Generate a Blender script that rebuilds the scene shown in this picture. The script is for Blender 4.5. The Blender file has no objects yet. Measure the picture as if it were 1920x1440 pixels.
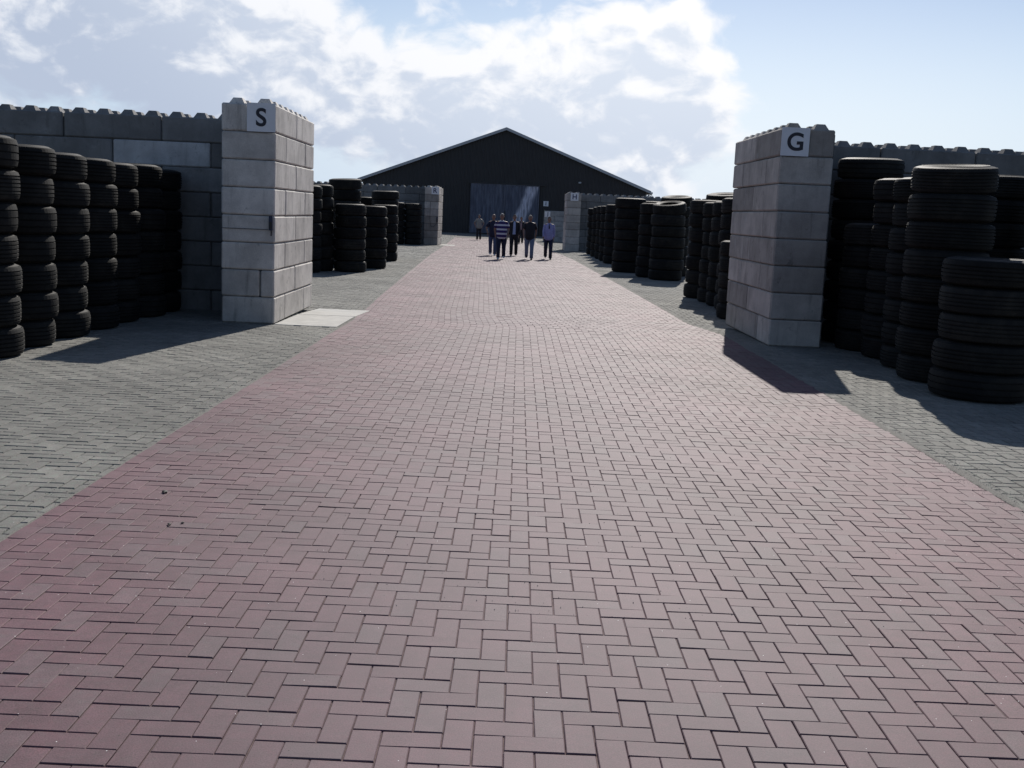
import bpy, bmesh, math, random
import numpy as np
from mathutils import Vector, Matrix
random.seed(7)
rng = np.random.default_rng(11)
R = math.radians
S = bpy.context.scene
C = S.collection

# ------------------------------------------------------------------ camera, sky, sun, exposure
FPX, TH, RO, CH = 1994.1, .1585, .0446, 1.7824
cam = bpy.data.cameras.new('camera')
camo = bpy.data.objects.new('camera', cam)
C.objects.link(camo)
r0 = Vector((1, 0, 0)); d0 = Vector((0, -math.sin(TH), -math.cos(TH)))
ix = math.cos(RO) * r0 - math.sin(RO) * d0
iy = math.sin(RO) * r0 + math.cos(RO) * d0
fw = Vector((0, math.cos(TH), -math.sin(TH)))
M = Matrix((ix, -iy, -fw)).transposed().to_4x4()
M.translation = (0, 0, CH)
camo.matrix_world = M
cam.sensor_width = 36
cam.lens = FPX / 1920 * 36
cam.clip_end = 5000
cam.clip_start = .05
S.camera = camo

SUN_EL, SUN_AZ = R(34.9), R(10.6)
world = bpy.data.worlds.new('World')
S.world = world
world.use_nodes = True
WT = world.node_tree
WT.nodes.clear()


class NT:
    """small helper round a node tree"""
    def __init__(s, t): s.t = t
    def n(s, typ, **kw):
        n = s.t.nodes.new(typ)
        for k, v in kw.items():
            setattr(n, k, v)
        return n
    def l(s, a, b): s.t.links.new(a, b)
    def put(s, sock, v):
        if isinstance(v, bpy.types.NodeSocket): s.l(v, sock)
        else: sock.default_value = v
    def math(s, op, a, b=0.0, c=0.0, clamp=False):
        n = s.n('ShaderNodeMath', operation=op, use_clamp=clamp)
        s.put(n.inputs[0], a); s.put(n.inputs[1], b); s.put(n.inputs[2], c)
        return n.outputs[0]
    def vmath(s, op, a, b=(0, 0, 0)):
        n = s.n('ShaderNodeVectorMath', operation=op)
        s.put(n.inputs[0], a); s.put(n.inputs[1], b)
        return n.outputs['Value'] if op in ('LENGTH', 'DOT_PRODUCT') else n.outputs[0]
    def mrange(s, v, a, b, c=0., d=1., smooth=True):
        n = s.n('ShaderNodeMapRange', interpolation_type='SMOOTHSTEP' if smooth else 'LINEAR')
        s.put(n.inputs[0], v)
        for i, q in enumerate((a, b, c, d)): s.put(n.inputs[1 + i], q)
        return n.outputs[0]
    def noise(s, vec, scale, detail=4, rough=.55, dist=0.):
        n = s.n('ShaderNodeTexNoise')
        if vec is not None: s.l(vec, n.inputs['Vector'])
        n.inputs['Scale'].default_value = scale
        n.inputs['Detail'].default_value = detail
        n.inputs['Roughness'].default_value = rough
        n.inputs['Distortion'].default_value = dist
        return n.outputs['Fac']
    def mix(s, f, a, b, mode='MIX'):
        n = s.n('ShaderNodeMix', data_type='RGBA', blend_type=mode)
        s.put(n.inputs[0], f)
        s.put(n.inputs[6], a if isinstance(a, bpy.types.NodeSocket) else (*a, 1))
        s.put(n.inputs[7], b if isinstance(b, bpy.types.NodeSocket) else (*b, 1))
        return n.outputs[2]


def pxdir(x, y):
    X, Y = x - 960, y - 720
    c, s = math.cos(RO), math.sin(RO)
    u = (c * X + s * Y) / FPX; v = (-s * X + c * Y) / FPX
    return Vector((u, math.cos(TH) - v * math.sin(TH), -(math.sin(TH) + v * math.cos(TH)))).normalized()


# cloud density as a node group over the direction of view
grp = bpy.data.node_groups.new('cloud_density', 'ShaderNodeTree')
grp.interface.new_socket('Vector', in_out='INPUT', socket_type='NodeSocketVector')
grp.interface.new_socket('Density', in_out='OUTPUT', socket_type='NodeSocketFloat')
g_ = NT(grp)
gi = g_.n('NodeGroupInput'); go = g_.n('NodeGroupOutput')
V = gi.outputs[0]
# (px, py, rx, ry, amount): where the large cloud bodies of the photograph's day stand
BL = [(20, 60, 330, 190, .78), (330, 90, 330, 190, .76), (640, 110, 330, 170, .74), (860, 200, 320, 130, .66),
      (1275, 95, 150, 150, .85), (1120, 70, 230, 140, .62), (1190, 200, 300, 110, .72), (1010, 150, 190, 150, .50),
      (1340, 190, 130, 90, .60), (830, 285, 480, 90, .60), (1180, 315, 440, 90, .68), (1530, 195, 110, 45, .50),
      (1420, 260, 200, 60, .42), (150, -260, 600, 260, .6), (1000, -300, 500, 220, .55), (430, 190, 160, 70, .30),
      (1730, 110, 380, 420, -.60), (190, 215, 260, 60, -.35), (600, 300, 190, 50, -.30), (1590, 10, 210, 200, -.5)]
tot = None
for (px, py, rx, ry, am) in BL:
    c = pxdir(px, py)
    q = g_.vmath('SUBTRACT', V, tuple(c))
    q = g_.vmath('MULTIPLY', q, (FPX / rx, 1.6, FPX / ry))
    ln = g_.vmath('LENGTH', q)
    b = g_.mrange(ln, 1.25, 0.15, 0, am)
    tot = b if tot is None else g_.math('ADD', tot, b)
sc = g_.vmath('MULTIPLY', V, (1, 1, 1.55))
wn = g_.n('ShaderNodeTexNoise'); g_.l(sc, wn.inputs['Vector']); wn.inputs['Scale'].default_value = 9; wn.inputs['Detail'].default_value = 3
wv = g_.vmath('SUBTRACT', wn.outputs['Color'], (.5, .5, .5))
wv = g_.vmath('MULTIPLY', wv, (.075, .075, .075))
sc2 = g_.vmath('ADD', sc, wv)
n1 = g_.noise(sc2, 11.5, 7, .60)
n2 = g_.noise(sc, 2.6, 3, .5)
# billows: inverted cells give the rounded cauliflower rims
vo = g_.n('ShaderNodeTexVoronoi', feature='F1'); g_.l(sc2, vo.inputs['Vector']); vo.inputs['Scale'].default_value = 30
vo.inputs['Detail'].default_value = 1.0; vo.inputs['Roughness'].default_value = .5
bil = g_.math('MULTIPLY', vo.outputs['Distance'], -.50)
d = g_.math('ADD', tot, g_.math('MULTIPLY', g_.math('SUBTRACT', n1, .5), 3.0))
d = g_.math('ADD', d, bil)
d = g_.math('ADD', d, g_.math('MULTIPLY', g_.math('SUBTRACT', n2, .46), .9))
d = g_.math('ADD', d, -.10)
g_.l(d, go.inputs[0])

w = NT(WT)
tc = w.n('ShaderNodeTexCoord')
sky = w.n('ShaderNodeTexSky', sky_type='NISHITA')
sky.sun_disc = False
sky.sun_elevation = SUN_EL; sky.sun_rotation = SUN_AZ
sky.air_density = .9; sky.dust_density = .35; sky.ozone_density = 3.0; sky.altitude = 0
dirn = w.vmath('NORMALIZE', tc.outputs['Generated'])
ga = w.n('ShaderNodeGroup'); ga.node_tree = grp; w.l(dirn, ga.inputs[0])
sd = Vector((math.sin(SUN_AZ) * math.cos(SUN_EL), math.cos(SUN_AZ) * math.cos(SUN_EL), math.sin(SUN_EL)))
off = w.vmath('ADD', dirn, (sd.x * .0 + .004, 0, .016))
gb = w.n('ShaderNodeGroup'); gb.node_tree = grp; w.l(off, gb.inputs[0])
D = ga.outputs[0]
sdot = w.vmath('DOT_PRODUCT', dirn, tuple(sd))
alpha = w.mrange(D, -.24, .50)
relief = w.math('MULTIPLY', w.math('SUBTRACT', D, gb.outputs[0]), 1.8)
white = w.mrange(w.math('ADD', w.math('SUBTRACT', 1.05, w.math('MULTIPLY', D, .85)), relief), .0, 1.14)
glare = w.mrange(sdot, .955, 1.0, 1.0, 2.2)
near = w.mrange(sdot, -.1, .74)                          # clouds towards the sun are brighter
near2 = w.mrange(sdot, .74, .94)
shade = w.mix(near2, w.mix(near, (.18, .205, .26), (.49, .565, .71)), (.78, .845, .95))
lit = w.mix(near2, w.mix(near, (.40, .43, .47), (.86, .89, .95)), (1.03, 1.03, 1.05))
lit = w.mix(1.0, lit, glare, 'MULTIPLY')
ccol = w.mix(white, shade, lit)
# whitish haze low over the horizon, all the way round
sx = w.n('ShaderNodeSeparateXYZ'); w.l(dirn, sx.inputs[0])
skyc = w.mix(1.0, sky.outputs[0], (1.03, 1.0, 1.0), 'MULTIPLY')
hz0 = w.mix(near2, w.mix(near, (2.4, 2.8, 3.4), (7.2, 8.6, 10.4)), (11.0, 11.7, 12.4))
skyc = w.mix(w.mrange(sx.outputs[2], .26, .0, 0, .95), skyc, hz0)
bg1 = w.n('ShaderNodeBackground'); w.l(skyc, bg1.inputs[0]); bg1.inputs[1].default_value = .085
bg2 = w.n('ShaderNodeBackground'); w.l(ccol, bg2.inputs[0]); bg2.inputs[1].default_value = 1.0
ms = w.n('ShaderNodeMixShader')
lowm = w.mrange(sx.outputs[2], -.01, .03)
w.l(w.math('MULTIPLY', alpha, lowm), ms.inputs[0])
w.l(bg1.outputs[0], ms.inputs[1]); w.l(bg2.outputs[0], ms.inputs[2])
wo = w.n('ShaderNodeOutputWorld'); w.l(ms.outputs[0], wo.inputs[0])

sun = bpy.data.lights.new('sun', 'SUN')
sun.energy = 4.5; sun.angle = R(.53); sun.color = (1, .95, .88)
suno = bpy.data.objects.new('sun', sun)
suno.rotation_mode = 'QUATERNION'
suno.rotation_quaternion = (-sd).to_track_quat('-Z', 'Y')
suno.location = (0, 0, 40)
C.objects.link(suno)

S.render.engine = 'CYCLES'
S.view_settings.view_transform = 'Standard'
S.view_settings.look = 'None'
S.view_settings.exposure = 0.0
S.view_settings.gamma = 1
S.view_settings.use_curve_mapping = False


# ------------------------------------------------------------------ helpers
def ground_z(y):
    """height of the yard: flat, a shallow drainage dip near 19.6 m, then falling off to the hall"""
    ys = [-50, 15.5, 17.5, 19.4, 20.4, 22, 30, 45, 60, 77, 110]
    zs = [0, 0, -.015, -.085, -.085, -.065, -.04, -.02, -.14, -.16, -.16]
    return np.interp(y, ys, zs)


def gz(y): return float(ground_z(y))


def setp(o, label=None, cat=None, group=None, kind=None):
    if label: o['label'] = label
    if cat: o['category'] = cat
    if group: o['group'] = group
    if kind: o['kind'] = kind
    return o


def link(name, me, mat=None, parent=None, loc=None):
    o = bpy.data.objects.new(name, me)
    C.objects.link(o)
    if mat is not None and me is not None and not me.materials:
        me.materials.append(mat)
    if parent is not None: o.parent = parent
    if loc is not None: o.location = loc
    return o


def empty(name, loc=(0, 0, 0), rz=0):
    o = bpy.data.objects.new(name, None)
    o.empty_display_size = .2
    o.location = loc; o.rotation_euler = (0, 0, rz)
    C.objects.link(o)
    return o


def pydata(name, v, f, smooth=False):
    me = bpy.data.meshes.new(name)
    me.from_pydata([tuple(q) for q in v], [], [tuple(q) for q in f])
    if smooth: me.shade_smooth()
    me.update()
    return me


def bm_mesh(name, bm, smooth=False):
    me = bpy.data.meshes.new(name)
    bm.normal_update(); bm.to_mesh(me); bm.free()
    if smooth: me.shade_smooth()
    return me


def bbox(bm, x0, x1, y0, y1, z0, z1, bev=0.0):
    r = bmesh.ops.create_cube(bm, size=1)
    for v in r['verts']:
        v.co = Vector((x0 + (v.co.x + .5) * (x1 - x0), y0 + (v.co.y + .5) * (y1 - y0), z0 + (v.co.z + .5) * (z1 - z0)))
    if bev:
        es = {e for v in r['verts'] for e in v.link_edges}
        bmesh.ops.bevel(bm, geom=list(es), offset=bev, segments=1, affect='EDGES')


def tube(bm, pts, rads, seg=10, cap=True):
    """tapered tube through points"""
    rings = []
    pts = [Vector(p) for p in pts]
    run = (pts[-1] - pts[0]).normalized()
    ref = Vector((0, 0, 1)) if abs(run.z) < .75 else Vector((0, 1, 0))
    for i, p in enumerate(pts):
        a = pts[max(0, i - 1)]; b = pts[min(len(pts) - 1, i + 1)]
        t = (b - a).normalized()
        u = t.cross(ref).normalized(); v = t.cross(u)
        rx, ry = rads[i] if isinstance(rads[i], tuple) else (rads[i], rads[i])
        rings.append([bm.verts.new(p + u * math.cos(2 * math.pi * k / seg) * rx + v * math.sin(2 * math.pi * k / seg) * ry) for k in range(seg)])
    for a, b in zip(rings, rings[1:]):
        for k in range(seg):
            bm.faces.new((a[k], a[(k + 1) % seg], b[(k + 1) % seg], b[k]))
    if cap:
        bm.faces.new(rings[0][::-1]); bm.faces.new(rings[-1])


# ------------------------------------------------------------------ materials
def mat(name):
    m = bpy.data.materials.new(name); m.use_nodes = True
    t = NT(m.node_tree)
    b = m.node_tree.nodes['Principled BSDF']
    return m, t, b


def rnd_source(t, attr):
    if attr:
        a = t.n('ShaderNodeAttribute', attribute_name='rnd')
        return a.outputs['Fac']
    o = t.n('ShaderNodeObjectInfo')
    return o.outputs['Random']


def worldpos(t):
    g = t.n('ShaderNodeNewGeometry')
    return g.outputs['Position']


def paver(name, base, dark, odd, attr, grain=1.0, rough=.72, lane=False):
    m, t, b = mat(name)
    r = rnd_source(t, attr)
    p = worldpos(t)
    wn = t.n('ShaderNodeTexWhiteNoise', noise_dimensions='1D'); t.l(r, wn.inputs['W'])
    sep = t.n('ShaderNodeSeparateColor'); t.l(wn.outputs['Color'], sep.inputs[0])
    col = t.mix(sep.outputs[0], dark, base)
    col = t.mix(t.math('MULTIPLY', t.math('GREATER_THAN', sep.outputs[1], .80), .8), col, odd)
    hue = t.mrange(t.noise(p, 26, 4, .6), .44, .70, 0, .55)
    col = t.mix(hue, col, t.mix(1.0, col, (.96, 1.22, 1.08), 'MULTIPLY'))
    hue2 = t.mrange(t.noise(t.vmath('ADD', p, (7.3, 1.1, 2.)), 20, 4, .6), .52, .72, 0, .5)
    col = t.mix(hue2, col, t.mix(1.0, col, (1.18, 1.0, .98), 'MULTIPLY'))
    big = t.mrange(t.noise(p, .55, 5, .6), .36, .66, .80, 1.16)
    col = t.mix(1.0, col, big, 'MULTIPLY')
    med = t.mrange(t.noise(p, 9, 5, .65), .3, .7, .86, 1.12)
    col = t.mix(1.0, col, med, 'MULTIPLY')
    fine = t.mrange(t.noise(p, 190, 3, .75), .30, .70, 1 - .36 * grain, 1 + .36 * grain)
    col = t.mix(1.0, col, fine, 'MULTIPLY')
    # dusty film in patches
    dust = t.mrange(t.noise(p, 2.3, 6, .7), .50, .78, 0, .35)
    if lane:      # the middle of the road is worn paler and greyer by traffic
        sp = t.n('ShaderNodeSeparateXYZ'); t.l(p, sp.inputs[0])
        ax = t.math('ABSOLUTE', t.math('SUBTRACT', sp.outputs[0], .3))
        ax = t.math('ADD', ax, t.math('MULTIPLY', t.noise(p, .8, 4, .6), 1.3))
        dust = t.math('MAXIMUM', dust, t.mrange(ax, 3.0, 1.0, 0, .34))
    col = t.mix(dust, col, (.152, .114, .130) if lane else (.175, .166, .150))
    # rare sun glints painted into the colour as white dots; dark specks
    vo = t.n('ShaderNodeTexVoronoi', feature='F1'); t.l(p, vo.inputs['Vector']); vo.inputs['Scale'].default_value = 38
    vs = t.n('ShaderNodeSeparateColor'); t.l(vo.outputs['Color'], vs.inputs[0])
    speck = t.math('MULTIPLY', t.math('LESS_THAN', vo.outputs['Distance'], .085), t.math('GREATER_THAN', vs.outputs[0], .95))
    col = t.mix(speck, col, (.85, .84, .82))
    spk = t.math('MULTIPLY', t.math('LESS_THAN', vo.outputs['Distance'], .10), t.math('LESS_THAN', vs.outputs[0], .03))
    col = t.mix(spk, col, (.03, .025, .02))
    t.l(col, b.inputs['Base Color'])
    b.inputs['Roughness'].default_value = rough
    b.inputs['Specular IOR Level'].default_value = .5
    bp = t.n('ShaderNodeBump'); bp.inputs['Strength'].default_value = .55; bp.inputs['Distance'].default_value = .0012
    t.l(t.noise(p, 170, 4, .7), bp.inputs['Height']); t.l(bp.outputs[0], b.inputs['Normal'])
    return m


RED = dict(base=(.142, .068, .081), dark=(.122, .057, .069), odd=(.136, .083, .092))
GRY = dict(base=(.190, .180, .162), dark=(.155, .148, .134), odd=(.205, .195, .176))
m_red = paver('red_paver', **RED, attr=True, lane=True)
m_red1 = paver('red_paver_single', **RED, attr=False, lane=True)
m_gry = paver('grey_paver', **GRY, attr=True, grain=1.25, rough=.88)
m_gry1 = paver('grey_paver_single', **GRY, attr=False, grain=1.25, rough=.88)


def simple(name, col, rough=.8, var=.12, scale=8., metal=0., bump=0.):
    m, t, b = mat(name)
    p = worldpos(t)
    f = t.mrange(t.noise(p, scale, 6, .65), .3, .7, 1 - var, 1 + var)
    t.l(t.mix(1.0, t.mix(0.0, col, col), f, 'MULTIPLY'), b.inputs['Base Color'])
    b.inputs['Roughness'].default_value = rough
    b.inputs['Metallic'].default_value = metal
    if bump:
        bp = t.n('ShaderNodeBump'); bp.inputs['Strength'].default_value = .6; bp.inputs['Distance'].default_value = bump
        t.l(t.noise(p, scale * 4, 5, .7), bp.inputs['Height']); t.l(bp.outputs[0], b.inputs['Normal'])
    return m


m_sandjoint = simple('joint_sand', (.15, .105, .10), .95, .35, 22, bump=.004)
m_sandgrey = simple('joint_sand_grey', (.15, .142, .125), .95, .35, 22, bump=.004)
m_earth = simple('far_ground', (.13, .125, .105), .95, .25, .4)
m_slab = simple('pale_slab', (.43, .42, .39), .8, .14, 4, bump=.001)


def concrete(name, base, var=.22):
    m, t, b = mat(name)
    o = t.n('ShaderNodeObjectInfo')
    tco = t.n('ShaderNodeTexCoord')
    pw = worldpos(t)
    offv = t.n('ShaderNodeCombineXYZ'); k = t.math('MULTIPLY', o.outputs['Random'], 37.)
    t.l(k, offv.inputs[0]); t.l(k, offv.inputs[2])
    pp = t.vmath('ADD', tco.outputs['Object'], offv.outputs[0])
    wn = t.n('ShaderNodeTexWhiteNoise', noise_dimensions='1D'); t.l(o.outputs['Random'], wn.inputs['W'])
    f = t.mrange(wn.outputs['Value'], 0, 1, 1 - var, 1 + var, smooth=False)
    col = t.mix(1.0, t.mix(0., base, base), f, 'MULTIPLY')
    # cloudy curing marks, vertical run-off stains, small dark scuffs
    col = t.mix(1.0, col, t.mrange(t.noise(pp, 2.2, 6, .62), .3, .7, .78, 1.16), 'MULTIPLY')
    st = t.vmath('MULTIPLY', pp, (6, 6, .7))
    col = t.mix(t.mrange(t.noise(st, 1.4, 5, .6), .53, .75, 0, .5), col, (.10, .095, .085))
    sc_ = t.mrange(t.noise(pp, 5.5, 7, .7, .4), .58, .70, 0, .5)
    col = t.mix(sc_, col, (.085, .08, .075))
    ef = t.mrange(t.noise(pp, 3.1, 5, .6), .60, .75, 0, .35)
    col = t.mix(ef, col, (.52, .52, .50))
    col = t.mix(1.0, col, t.mrange(t.noise(pw, 90, 3, .7), .3, .7, .90, 1.09), 'MULTIPLY')
    t.l(col, b.inputs['Base Color'])
    b.inputs['Roughness'].default_value = .82
    b.inputs['Specular IOR Level'].default_value = .3
    h = t.math('ADD', t.noise(pp, 14, 6, .7), t.math('MULTIPLY', t.noise(pw, 160, 2, .6), .25))
    vo = t.n('ShaderNodeTexVoronoi', feature='F1'); t.l(pp, vo.inputs['Vector']); vo.inputs['Scale'].default_value = 24
    pit = t.mrange(vo.outputs['Distance'], .04, .10, -.6, 0)
    h = t.math('ADD', h, pit)
    bp = t.n('ShaderNodeBump'); bp.inputs['Strength'].default_value = .5; bp.inputs['Distance'].default_value = .006
    t.l(h, bp.inputs['Height']); t.l(bp.outputs[0], b.inputs['Normal'])
    return m


m_conc = concrete('concrete_block', (.62, .58, .53), .13)
m_concg = concrete('stained_concrete_block', (.43, .395, .355), .34)
m_concdark = concrete('weathered_concrete_block', (.21, .205, .20), .2)
m_concpale = concrete('pale_concrete_block', (.50, .50, .50), .04)
m_joint_dark = simple('joint_shadow_concrete', (.10, .10, .095), .9)  # dark tone for the added light-stop cores and the seam strip


def rubber(name, col, dusty, rough=.62):
    m, t, b = mat(name)
    o = t.n('ShaderNodeObjectInfo'); tco = t.n('ShaderNodeTexCoord')
    wn = t.n('ShaderNodeTexWhiteNoise', noise_dimensions='1D'); t.l(o.outputs['Random'], wn.inputs['W'])
    k = t.math('MULTIPLY', o.outputs['Random'], 19.)
    cv = t.n('ShaderNodeCombineXYZ'); t.l(k, cv.inputs[0]); t.l(k, cv.inputs[1])
    pp = t.vmath('ADD', tco.outputs['Object'], cv.outputs[0])
    c = t.mix(t.mrange(t.noise(pp, 3.2, 6, .65), .42, .72, 0, .75), col, dusty)
    c = t.mix(1.0, c, t.mrange(wn.outputs['Value'], 0, 1, .72, 1.3, smooth=False), 'MULTIPLY')
    c = t.mix(1.0, c, t.mrange(t.noise(pp, 60, 3, .7), .3, .7, .85, 1.15), 'MULTIPLY')
    t.l(c, b.inputs['Base Color'])
    b.inputs['Roughness'].default_value = rough
    b.inputs['Specular IOR Level'].default_value = .17
    bp = t.n('ShaderNodeBump'); bp.inputs['Strength'].default_value = .5; bp.inputs['Distance'].default_value = .003
    t.l(t.noise(pp, 45, 4, .7), bp.inputs['Height']); t.l(bp.outputs[0], b.inputs['Normal'])
    return m


m_tyre = rubber('tyre_rubber', (.011, .011, .011), (.030, .028, .024), .72)
m_side = rubber('sidewall_rubber', (.020, .019, .018), (.058, .054, .048), .66)

# ------------------------------------------------------------------ the setting: ground, road, paving
LEFT, RIGHT = -2.60, 3.41


def shiftx(y):
    """the paved road bends slightly to the left beyond the dip"""
    return float(np.interp(y, [0, 17, 20, 90], [0, 0, -.20, -.20 - .033 * 70]))


def strip(name, xs0, xs1, y0, y1, dz, m, ny=60, kind='structure', follow=True):
    v = []; f = []
    ys = np.linspace(y0, y1, ny + 1)
    for y in ys:
        s = shiftx(y) if follow else 0
        v += [(xs0 + s, y, gz(y) + dz), (xs1 + s, y, gz(y) + dz)]
    for i in range(ny):
        f.append((2 * i, 2 * i + 1, 2 * i + 3, 2 * i + 2))
    o = link(name, pydata(name, v, f), m)
    return setp(o, kind=kind)


# one sheet to the horizon that follows the yard's fall
v = []; f = []
ys = [-600, -50, 0, 10, 15.5, 17.5, 19.4, 20.4, 22, 26, 30, 45, 60, 77, 110, 200, 600, 2500]
xs = [-2500, -400, -60, -20, 0, 20, 60, 400, 2500]
for y in ys:
    for x in xs: v.append((x, y, gz(y) - .045))
for j in range(len(ys) - 1):
    for i in range(len(xs) - 1):
        a = j * len(xs) + i
        f.append((a, a + 1, a + 1 + len(xs), a + len(xs)))
setp(link('ground', pydata('ground', v, f), m_earth), kind='structure')

road = strip('road', LEFT, RIGHT, 1.0, 82, -.0062, m_sandjoint, 160)
pav_l = strip('pavement', -16, LEFT, 1.0, 92, -.009, m_sandgrey, 170)
pav_r = strip('pavement', RIGHT, 16, 1.0, 92, -.009, m_sandgrey, 170)
strip('pavement', -20, 20, 92, 101.5, -.020, m_sandgrey, 8, follow=False)
strip('pavement', LEFT, RIGHT, 82, 92, -.014, m_sandgrey, 8)

BW, BL_ = .105, .210


def herring(x0, x1, y0, y1, phase=0, keep=None):
    """rectangles (cx, cy, w, l) of a 90-degree herringbone clipped to [x0,x1]; bricks that cross the edge are cut"""
    out = []
    ni = int((x1 - x0) / BW) + 3; nj = int((y1 - y0) / BW) + 3
    for j in range(-2, nj):
        for i in range(-2, ni):
            t = (i + j + phase) % 4
            if t == 0: a = (x0 + i * BW, x0 + (i + 2) * BW, y0 + j * BW, y0 + (j + 1) * BW)
            elif t == 2: a = (x0 + i * BW, x0 + (i + 1) * BW, y0 + j * BW, y0 + (j + 2) * BW)
            else: continue
            a = (max(a[0], x0), min(a[1], x1), a[2], a[3])
            if a[1] - a[0] < .03 or a[2] < y0 - .001 or a[3] > y1: continue
            if keep and not keep((a[0] + a[1]) / 2, (a[2] + a[3]) / 2): continue
            out.append(a)
    return out


def proj(x, y, z=0.):
    X, Y, Z = x, y, z - CH
    zc = Y * math.cos(TH) - Z * math.sin(TH); yc = -(Z * math.cos(TH) + Y * math.sin(TH))
    u, v = X / zc, yc / zc
    c, s = math.cos(RO), math.sin(RO)
    return 960 + FPX * (c * u - s * v), 720 + FPX * (s * u + c * v)


def brick_verts(a, z0, joint, ch, jit):
    """12 corner points of a brick: foot, shoulder, chamfered top"""
    cx, cy = (a[0] + a[1]) / 2, (a[2] + a[3]) / 2
    hx, hy = (a[1] - a[0]) / 2 - joint, (a[3] - a[2]) / 2 - joint
    P = []
    rot = (jit[3]) * .012
    c, s = math.cos(rot), math.sin(rot)
    dx, dy = jit[4] * .0011, jit[5] * .0011
    for (ix_, iz) in ((0, -.03), (0, -ch * .9), (ch, 0)):
        for sx_, sy_ in ((-1, -1), (1, -1), (1, 1), (-1, 1)):
            lx, ly = sx_ * (hx - ix_), sy_ * (hy - ix_)
            z = iz + (jit[0] * .0016 + jit[1] * .010 * lx + jit[2] * .010 * ly if iz > -.02 else 0)
            P.append((lx * c - ly * s + dx, lx * s + ly * c + dy, z))
    return cx, cy, P


BF = [(8, 9, 10, 11)] + [(4 + k, 4 + (k + 1) % 4, 8 + (k + 1) % 4, 8 + k) for k in range(4)] + [(k, (k + 1) % 4, 4 + (k + 1) % 4, 4 + k) for k in range(4)]


def pave(parent, rects, name, m_many, m_one, follow=True, joint=.0019, ch=.0030, nsingle=300, rough_edge=1.0, wob=0.0):
    rects = sorted(rects, key=lambda a: a[2] + a[3])
    vis = []
    for i, a in enumerate(rects):
        cy = (a[2] + a[3]) / 2
        px, py = proj((a[0] + a[1]) / 2 + shiftx(cy) * follow, cy, gz(cy))
        if -20 < px < 1940 and py < 1465: vis.append(i)
        if len(vis) >= nsingle: break
    single = set(vis[:nsingle])
    V, F, RN = [], [], []
    for i, a in enumerate(rects):
        jit = rng.uniform(-1, 1, 6) * rough_edge
        cx, cy, P = brick_verts(a, 0, joint, ch, jit)
        ox = cx + (shiftx(cy) if follow else 0)
        oz = gz(cy) + wob * math.sin(cx * 2.1 + cy * .9) * math.sin(cy * 1.7 - cx * .6)
        e = .05
        sl = (gz(cy + e) - gz(cy - e)) / (2 * e)
        P = [(p[0], p[1], p[2] + sl * p[1]) for p in P]
        if i in single:
            me = pydata(name, P, BF)
            o = link(name, me, m_one, parent, (ox, cy, oz))
        else:
            b = len(V)
            V += [(p[0] + ox, p[1] + cy, p[2] + oz) for p in P]
            F += [tuple(q + b for q in ff) for ff in BF]
            RN += [random.random()] * 9
    if V:
        me = pydata(name + '_field', V, F)
        at = me.attributes.new('rnd', 'FLOAT', 'FACE'); at.data.foreach_set('value', RN)
        o = link(name + '_field', me, m_many, parent)
        setp(o, kind='stuff')


# red road: an edge course lengthways on either side, herringbone between
rects = herring(LEFT + BW + .001, RIGHT - .001, 2.6, 80.5, 1)
for k in range(int((80.5 - 2.6) / BL_)):
    y = 2.6 + k * BL_
    rects.append((LEFT, LEFT + BW, y, y + BL_))
pave(road, rects, 'brick', m_red, m_red1, wob=.0022)

# slabs lie in a clearing of the grey paving beside the left pillar and beside the far one
SL = [(-3.59, -2.66, 15.78, 17.54), (-3.59, -2.66, 17.585, 19.40)]
SLF = [(-4.50 + 2.31 - .05, -4.50 + 3.0, 60.1, 61.6)]


def clear_l(x, y):
    for s in SL:
        if s[0] - .04 < x + shiftx(y) < s[1] + .30 and s[2] - .04 < y < s[3] + .04: return False
    xw = x + shiftx(y)
    return xw > -7.2 if y > 19 else xw > -9.5


def clear_r(x, y):
    xw = x + shiftx(y)
    return xw < 8.5 if y < 19 else xw < 7.2


pave(pav_l, herring(-9.9, LEFT - .004, 3.6, 90, 0, clear_l), 'grey_brick', m_gry, m_gry1, joint=.0028, ch=.0058, rough_edge=1.1, wob=.004)
pave(pav_r, herring(RIGHT - .001, 10.0, 3.6, 90, 2, clear_r), 'grey_brick', m_gry, m_gry1, joint=.0028, ch=.0058, rough_edge=1.1, wob=.004)

for i, s in enumerate(SL):
    bm = bmesh.new(); bbox(bm, s[0], s[1], s[2], s[3], -.10, .006, .004)
    me = bm_mesh('slab', bm)
    for vv in me.vertices: vv.co.z += gz(vv.co.y)
    o = link('slab', me, m_slab)
    setp(o, ['pale concrete slab beside the S pillar, the nearer one of the two', 'pale concrete slab beside the S pillar, the farther one of the two'][i], 'slab', 'pale slabs beside the S pillar')
bm = bmesh.new(); bbox(bm, -4.42, -3.62, 60.1, 61.9, -.10, .008, .004)
o = link('slab', bm_mesh('slab', bm), m_slab, None, (0, 0, gz(61)))
setp(o, 'pale concrete slab beside the far R pillar', 'slab')


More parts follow.
